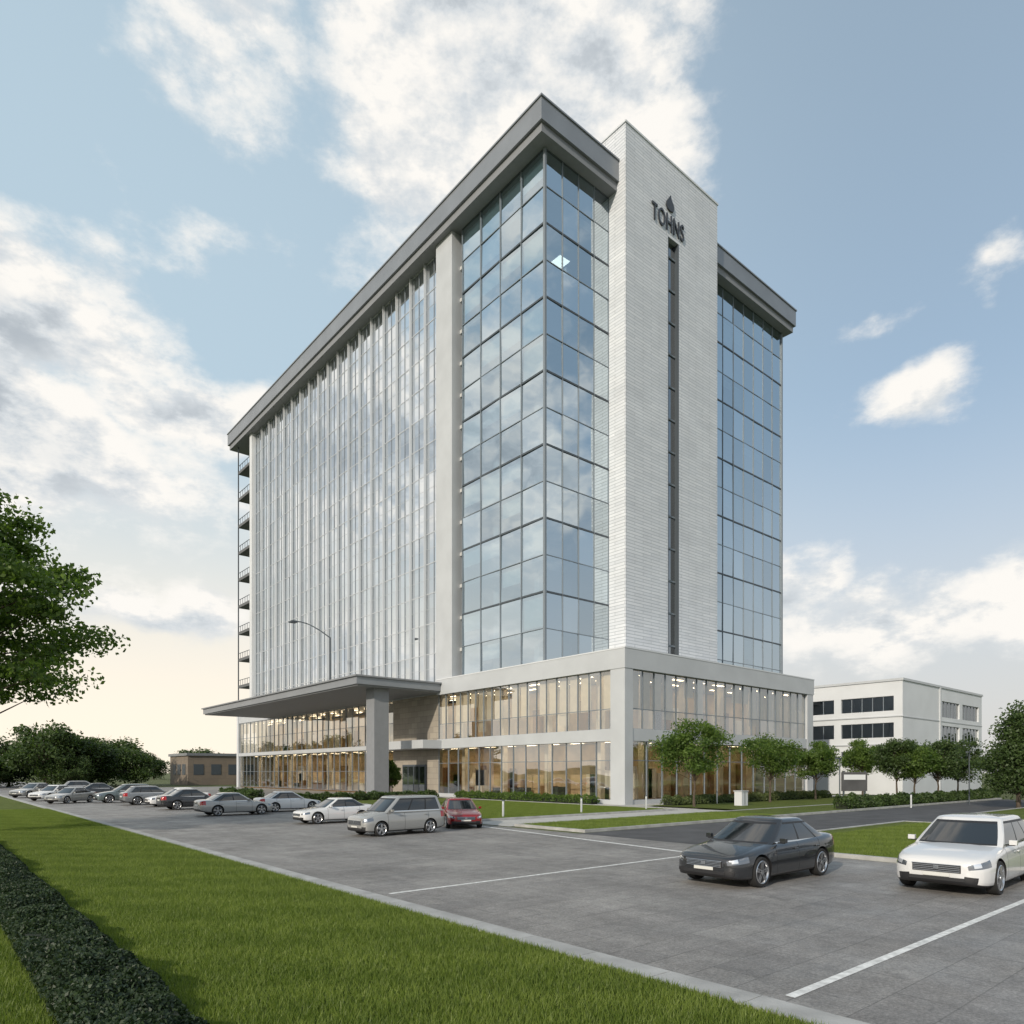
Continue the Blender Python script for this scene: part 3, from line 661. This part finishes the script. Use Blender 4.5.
    for s in (-1,1):
        a,c=sorted((s*.55,s*.70)); t.box(-hL+.06,-hL+.12,a,c,z0+.01,z0+.07,CM['black'])
        mx=K['gf'][0]+.42-hL; yy=st[6,1]; a,c=sorted((s*(yy-.08),s*(yy+.08)))
        t.box(mx,mx+.05,a,c,K['gz'][0]+.03,K['gz'][0]+.06,CM['black'])
        a,c=sorted((s*(yy-.02),s*(yy+.12))); zz=K['gz'][0]+.05
        t.box(mx-.02,mx+.08,a,c,zz,zz+.10,PM)
        for sx in seams[1:]:
            a,c=sorted((s*(yy-.012),s*(yy+.022))); zz=K['gz'][0]-.13; t.box(sx-.22-hL,sx-.06-hL,a,c,zz,zz+.028,PM)
    t.box(hL-.03,hL+.015,-.26,.26,.62,.73,CM['plate']); t.box(hL-.06,hL+.01,-.6,.6,.36,.44,CM['black'])
    w=MB(); w.mats=[CM['tyre'],CM['rim'],CM['black']]; wr=K['wr']
    prof=[(.0,-.02,2),(wr*.66,-.02,2),(wr*.70,.0,1),(wr*.735,.012,1),(wr*.77,.0,0),(wr*.93,.008,0),(wr*.985,-.015,0),(wr,-.05,0),(wr,-.17,0),(wr*.97,-.2,0),(wr*.5,-.2,2)]
    for wx in K['wx']:
        for s in (-1,1):
            yb=s*(st[6,1]-.015); cx=wx-hL; i0=len(w.v); NN=36
            for (r,yo,mm) in prof:
                for a in range(NN): th=2*math.pi*a/NN; w.v.append((cx+r*math.cos(th),yb+s*yo,wr+r*math.sin(th)))
            for pi in range(len(prof)-1):
                for a in range(NN):
                    w.f.append((i0+pi*NN+a,i0+pi*NN+(a+1)%NN,i0+(pi+1)*NN+(a+1)%NN,i0+(pi+1)*NN+a)); w.m.append(prof[pi+1][2] if pi<3 else prof[pi][2])
            for sp in range(5):
                th=sp*2*math.pi/5+.3
                for dth in (-.14,.14):
                    c_,s_=math.cos(th+dth),math.sin(th+dth); r1=wr*.70; ww=.020
                    P=[(.04,-ww*1.2),(r1,-ww),(r1,ww),(.04,ww*1.2)]
                    i1=len(w.v)
                    for yo in (.004,-.018):
                        for r0,q in P: w.v.append((cx+r0*c_-q*s_,yb+s*yo,wr+r0*s_+q*c_))
                    for f in ((0,1,2,3),(7,6,5,4),(0,4,5,1),(1,5,6,2),(2,6,7,3),(3,7,4,0)): w.f.append(tuple(i1+q for q in f)); w.m.append(1)
            i1=len(w.v)
            for yo,r in ((.008,.0),(.008,.055),(-.015,.06)):
                for a in range(16): th=2*math.pi*a/16; w.v.append((cx+r*math.cos(th),yb+s*yo,wr+r*math.sin(th)))
            for q in range(2):
                for a in range(16): w.f.append((i1+q*16+a,i1+q*16+(a+1)%16,i1+(q+1)*16+(a+1)%16,i1+(q+1)*16+a)); w.m.append(1)
    def mk(mb,name,sm=False):
        me=bpy.data.meshes.new(name); me.from_pydata(mb.v,[],mb.f)
        for m_ in mb.mats: me.materials.append(m_)
        me.polygons.foreach_set('material_index',mb.m)
        if sm: me.polygons.foreach_set('use_smooth',[True]*len(mb.f)); me.set_sharp_from_angle(angle=R(30))
        return me
    return [('body',body),('cabin',gm),('trim',mk(t,'trim')),('wheels',mk(w,'wheels',True))]
PARTS={k:car_parts(k) for k in KIND}
PC={}
def car(name,kind,x,y,rot,col,scale=1.0,metal=.3):
    key=str(col)
    if key not in PC: PC[key]=paint('car_paint',col,metal)
    E=empty(name,(x,y,.006),R(rot)); E.scale=(scale,)*3
    for nm,me in PARTS[kind]:
        m2=me.copy()
        for i,mm in enumerate(m2.materials):
            if mm.name.startswith('slot_paint'): m2.materials[i]=PC[key]
        o=bpy.data.objects.new(nm,m2); COL.objects.link(o); o.parent=E
        if nm=='trim': md=o.modifiers.new('bv','BEVEL'); md.width=.012; md.segments=2
dark=(.028,.03,.034); white=(.66,.66,.66); silver=(.36,.36,.35); red=(.28,.012,.015)
car('parked_car','sedan',15.35,8.95,0,dark)
car('parked_car','wagon',18.15,5.4,2,white,1.0,0)
car('parked_minivan','van',14.9,24.8,3,silver,.90)
car('parked_car','sedan',19.3,26.5,62,red,.9)
car('parked_car','sedan',15.9,32.4,0,white,.86,0)
car('parked_car','sedan',14.2,41.8,180,silver,.92)
car('parked_car','sedan',18.2,43.6,180,white,.9,0)
car('parked_car','sedan',14.4,50.5,180,dark,.95)
car('parked_car','sedan',14.8,55.5,0,white,.95,0)
car('parked_car','wagon',14.0,59.5,180,(.2,.21,.22),.95)
car('parked_car','wagon',13.3,65.0,0,(.12,.15,.15),1.0)
car('parked_car','sedan',14,79,180,dark,1)
car('parked_car','sedan',9.6,66.5,40,silver,.9)
car('parked_car','sedan',9.4,74,40,white,.95,0)
car('parked_car','sedan',9.0,84,40,silver,1)
car('parked_car','wagon',14.5,92,180,(.3,.3,.3),1)

# ------------------------------------------------------------ world: sky with clouds
W=bpy.data.worlds.new('World'); scene.world=W; W.use_nodes=True
t=W.node_tree; N=t.nodes; L=t.links; bg=N['Background']; SUN_EL=R(24); SUN_AZ=R(-108)
sky=N.new('ShaderNodeTexSky'); sky.sky_type='NISHITA'; sky.sun_disc=False; sky.sun_elevation=SUN_EL; sky.sun_rotation=SUN_AZ%(2*math.pi)
sky.air_density=1.0; sky.dust_density=1.5; sky.ozone_density=1.2
tc=N.new('ShaderNodeTexCoord')
def mth(op,a,b=None,c=None,clamp=False):
    n=N.new('ShaderNodeMath'); n.operation=op; n.use_clamp=clamp
    for i,v in enumerate((a,b,c)):
        if v is None: continue
        if isinstance(v,(int,float)): n.inputs[i].default_value=v
        else: L.new(v,n.inputs[i])
    return n.outputs[0]
def sstep(v,a,b,lo=0,hi=1):
    n=N.new('ShaderNodeMapRange'); n.interpolation_type='SMOOTHSTEP'; L.new(v,n.inputs[0])
    for i,x in enumerate((a,b,lo,hi)): n.inputs[i+1].default_value=x
    return n.outputs[0]
def vmth(op,a,b):
    n=N.new('ShaderNodeVectorMath'); n.operation=op; L.new(a,n.inputs[0])
    if op=='SCALE': (L.new(b,n.inputs['Scale']) if not isinstance(b,(int,float)) else setattr(n.inputs['Scale'],'default_value',b))
    elif isinstance(b,tuple): n.inputs[1].default_value=b
    elif b is not None: L.new(b,n.inputs[1])
    return n.outputs[0]
BL=[(38,52,24,16,1.35),(47,44,12,8,1.1),(29,40,9,8,1.0),(18,46,10,8,.75),(5,28,15,6,1.25),(3,21.5,16,6.5,1.3),(16,25,8,3.2,1.0),
    (13,12.5,9,2.2,.65),(68.9,24.3,4.6,2.1,.66),(74.0,30.0,3.0,1.2,.40),(66.6,29.3,2.5,1.1,.42),(69,10.5,14,3.6,1.0),(61.5,13,5,3.6,.9),(76,11.5,7,4.4,1.05),
    (19.5,36,8,3,.5),(-28,24,26,10,1.25),(-60,40,30,14,.8),(-34,50,16,8,1.05),(-25,9,25,3.5,.8),(140,24,14,5,.6),(115,46,14,6,.5),(160,35,25,12,.7),(-110,35,30,12,.6),(100,10,16,3.5,.7)]  # clouds outside the view are added to shape the glass reflections
dirv=N.new('ShaderNodeVectorMath'); dirv.operation='NORMALIZE'; L.new(tc.outputs['Generated'],dirv.inputs[0]); dv_=dirv.outputs[0]
sp=N.new('ShaderNodeSeparateXYZ'); L.new(dv_,sp.inputs[0])
az=mth('MULTIPLY',mth('ARCTAN2',sp.outputs[0],sp.outputs[1]),57.2958); el=mth('MULTIPLY',mth('ARCSINE',sp.outputs[2]),57.2958)
wn=N.new('ShaderNodeTexNoise'); wn.inputs['Scale'].default_value=5.0; wn.inputs['Detail'].default_value=5; L.new(dv_,wn.inputs[0])
ws=N.new('ShaderNodeSeparateXYZ'); L.new(wn.outputs['Color'],ws.inputs[0])
azw=mth('ADD',az,mth('MULTIPLY_ADD',ws.outputs[0],14,-7)); elw=mth('ADD',el,mth('MULTIPLY_ADD',ws.outputs[1],8,-4))
tot=None
for a0,e0,ra,re,s in BL:
    da=mth('MULTIPLY_ADD',azw,1/ra,-a0/ra); de=mth('MULTIPLY_ADD',elw,1/re,-e0/re)
    cb=N.new('ShaderNodeCombineXYZ'); L.new(da,cb.inputs[0]); L.new(de,cb.inputs[1])
    ln_=N.new('ShaderNodeVectorMath'); ln_.operation='LENGTH'; L.new(cb.outputs[0],ln_.inputs[0])
    mk=mth('MULTIPLY_ADD',ln_.outputs['Value'],-s,s)
    tot=mk if tot is None else mth('MAXIMUM',tot,mk)
tot=mth('MAXIMUM',tot,-.6)
def fbm(vec,sc,det,ro):
    mp=vmth('MULTIPLY',vec,(1,1,1.9)); n=N.new('ShaderNodeTexNoise'); n.inputs['Scale'].default_value=sc; n.inputs['Detail'].default_value=det; n.inputs['Roughness'].default_value=ro
    L.new(mp,n.inputs[0]); return n.outputs['Fac']
v1=vmth('NORMALIZE',vmth('ADD',dv_,(-.014,.004,.030)),None)
n0=fbm(dv_,5.0,12,.62); n1=fbm(v1,5.0,7,.62)
d0=mth('ADD',tot,mth('MULTIPLY_ADD',n0,2.6,-1.3))
alpha=sstep(d0,-.05,.55)
relief=mth('SUBTRACT',n0,n1)
lit=sstep(relief,-.10,.11)
thick=sstep(mth('ADD',tot,mth('MULTIPLY_ADD',n1,2.4,-1.2)),.3,1.25)
shade=mth('SUBTRACT',mth('MULTIPLY_ADD',lit,.46,.66),mth('MULTIPLY',thick,.44),clamp=True)
cc=N.new('ShaderNodeValToRGB'); L.new(shade,cc.inputs[0]); e=cc.color_ramp.elements
e[0].position=.15; e[0].color=(.42,.47,.52,1); e[1].position=.95; e[1].color=(1.0,.97,.92,1); q=e.new(.5); q.color=(.69,.73,.76,1)
ccs=vmth('SCALE',cc.outputs[0],9.9)
def mixc(f,a,b):
    n=N.new('ShaderNodeMix'); n.data_type='RGBA'; n.clamp_factor=True
    L.new(f,n.inputs[0]) if not isinstance(f,float) else setattr(n.inputs[0],'default_value',f)
    for i,v in ((6,a),(7,b)):
        if isinstance(v,tuple): n.inputs[i].default_value=(*v,1)
        else: L.new(v,n.inputs[i])
    return n.outputs[2]
glow=N.new('ShaderNodeVectorMath'); glow.operation='DOT_PRODUCT'; L.new(dv_,glow.inputs[0]); gd=Vector((math.sin(R(0))*math.cos(R(12)),math.cos(R(0))*math.cos(R(12)),math.sin(R(12)))); glow.inputs[1].default_value=gd
gl=sstep(glow.outputs['Value'],.35,1.0)
veil=mth('MULTIPLY_ADD',gl,.42,.46)
skyc=mixc(veil,vmth('SCALE',sky.outputs[0],1.35),(5.4,6.9,7.9))
haze=sstep(el,0,28,.92,0)
warm=mixc(gl,(7.0,6.8,6.6),(11.4,10.0,8.1))
base=mixc(haze,skyc,warm)
al=mth('MULTIPLY',alpha,sstep(el,0,9,.35,1))
fin=mixc(al,base,ccs)
L.new(fin,bg.inputs[0]); bg.inputs[1].default_value=.1
sun=bpy.data.lights.new('sun','SUN'); sun.energy=3.2; sun.angle=R(1.2); sun.color=(1,.90,.76)
so=bpy.data.objects.new('sun',sun); COL.objects.link(so)
d=Vector((math.sin(SUN_AZ)*math.cos(SUN_EL),math.cos(SUN_AZ)*math.cos(SUN_EL),math.sin(SUN_EL)))
so.rotation_euler=d.to_track_quat('Z','Y').to_euler()

# ------------------------------------------------------------ camera
cam=bpy.data.cameras.new('camera'); co=bpy.data.objects.new('camera',cam); COL.objects.link(co)
cam.sensor_width=36; cam.lens=24.7; cam.shift_y=.254; cam.clip_end=5000; cam.clip_start=.1
co.location=(0,0,2.5); co.rotation_euler=(R(90),0,R(-40.33)); scene.camera=co
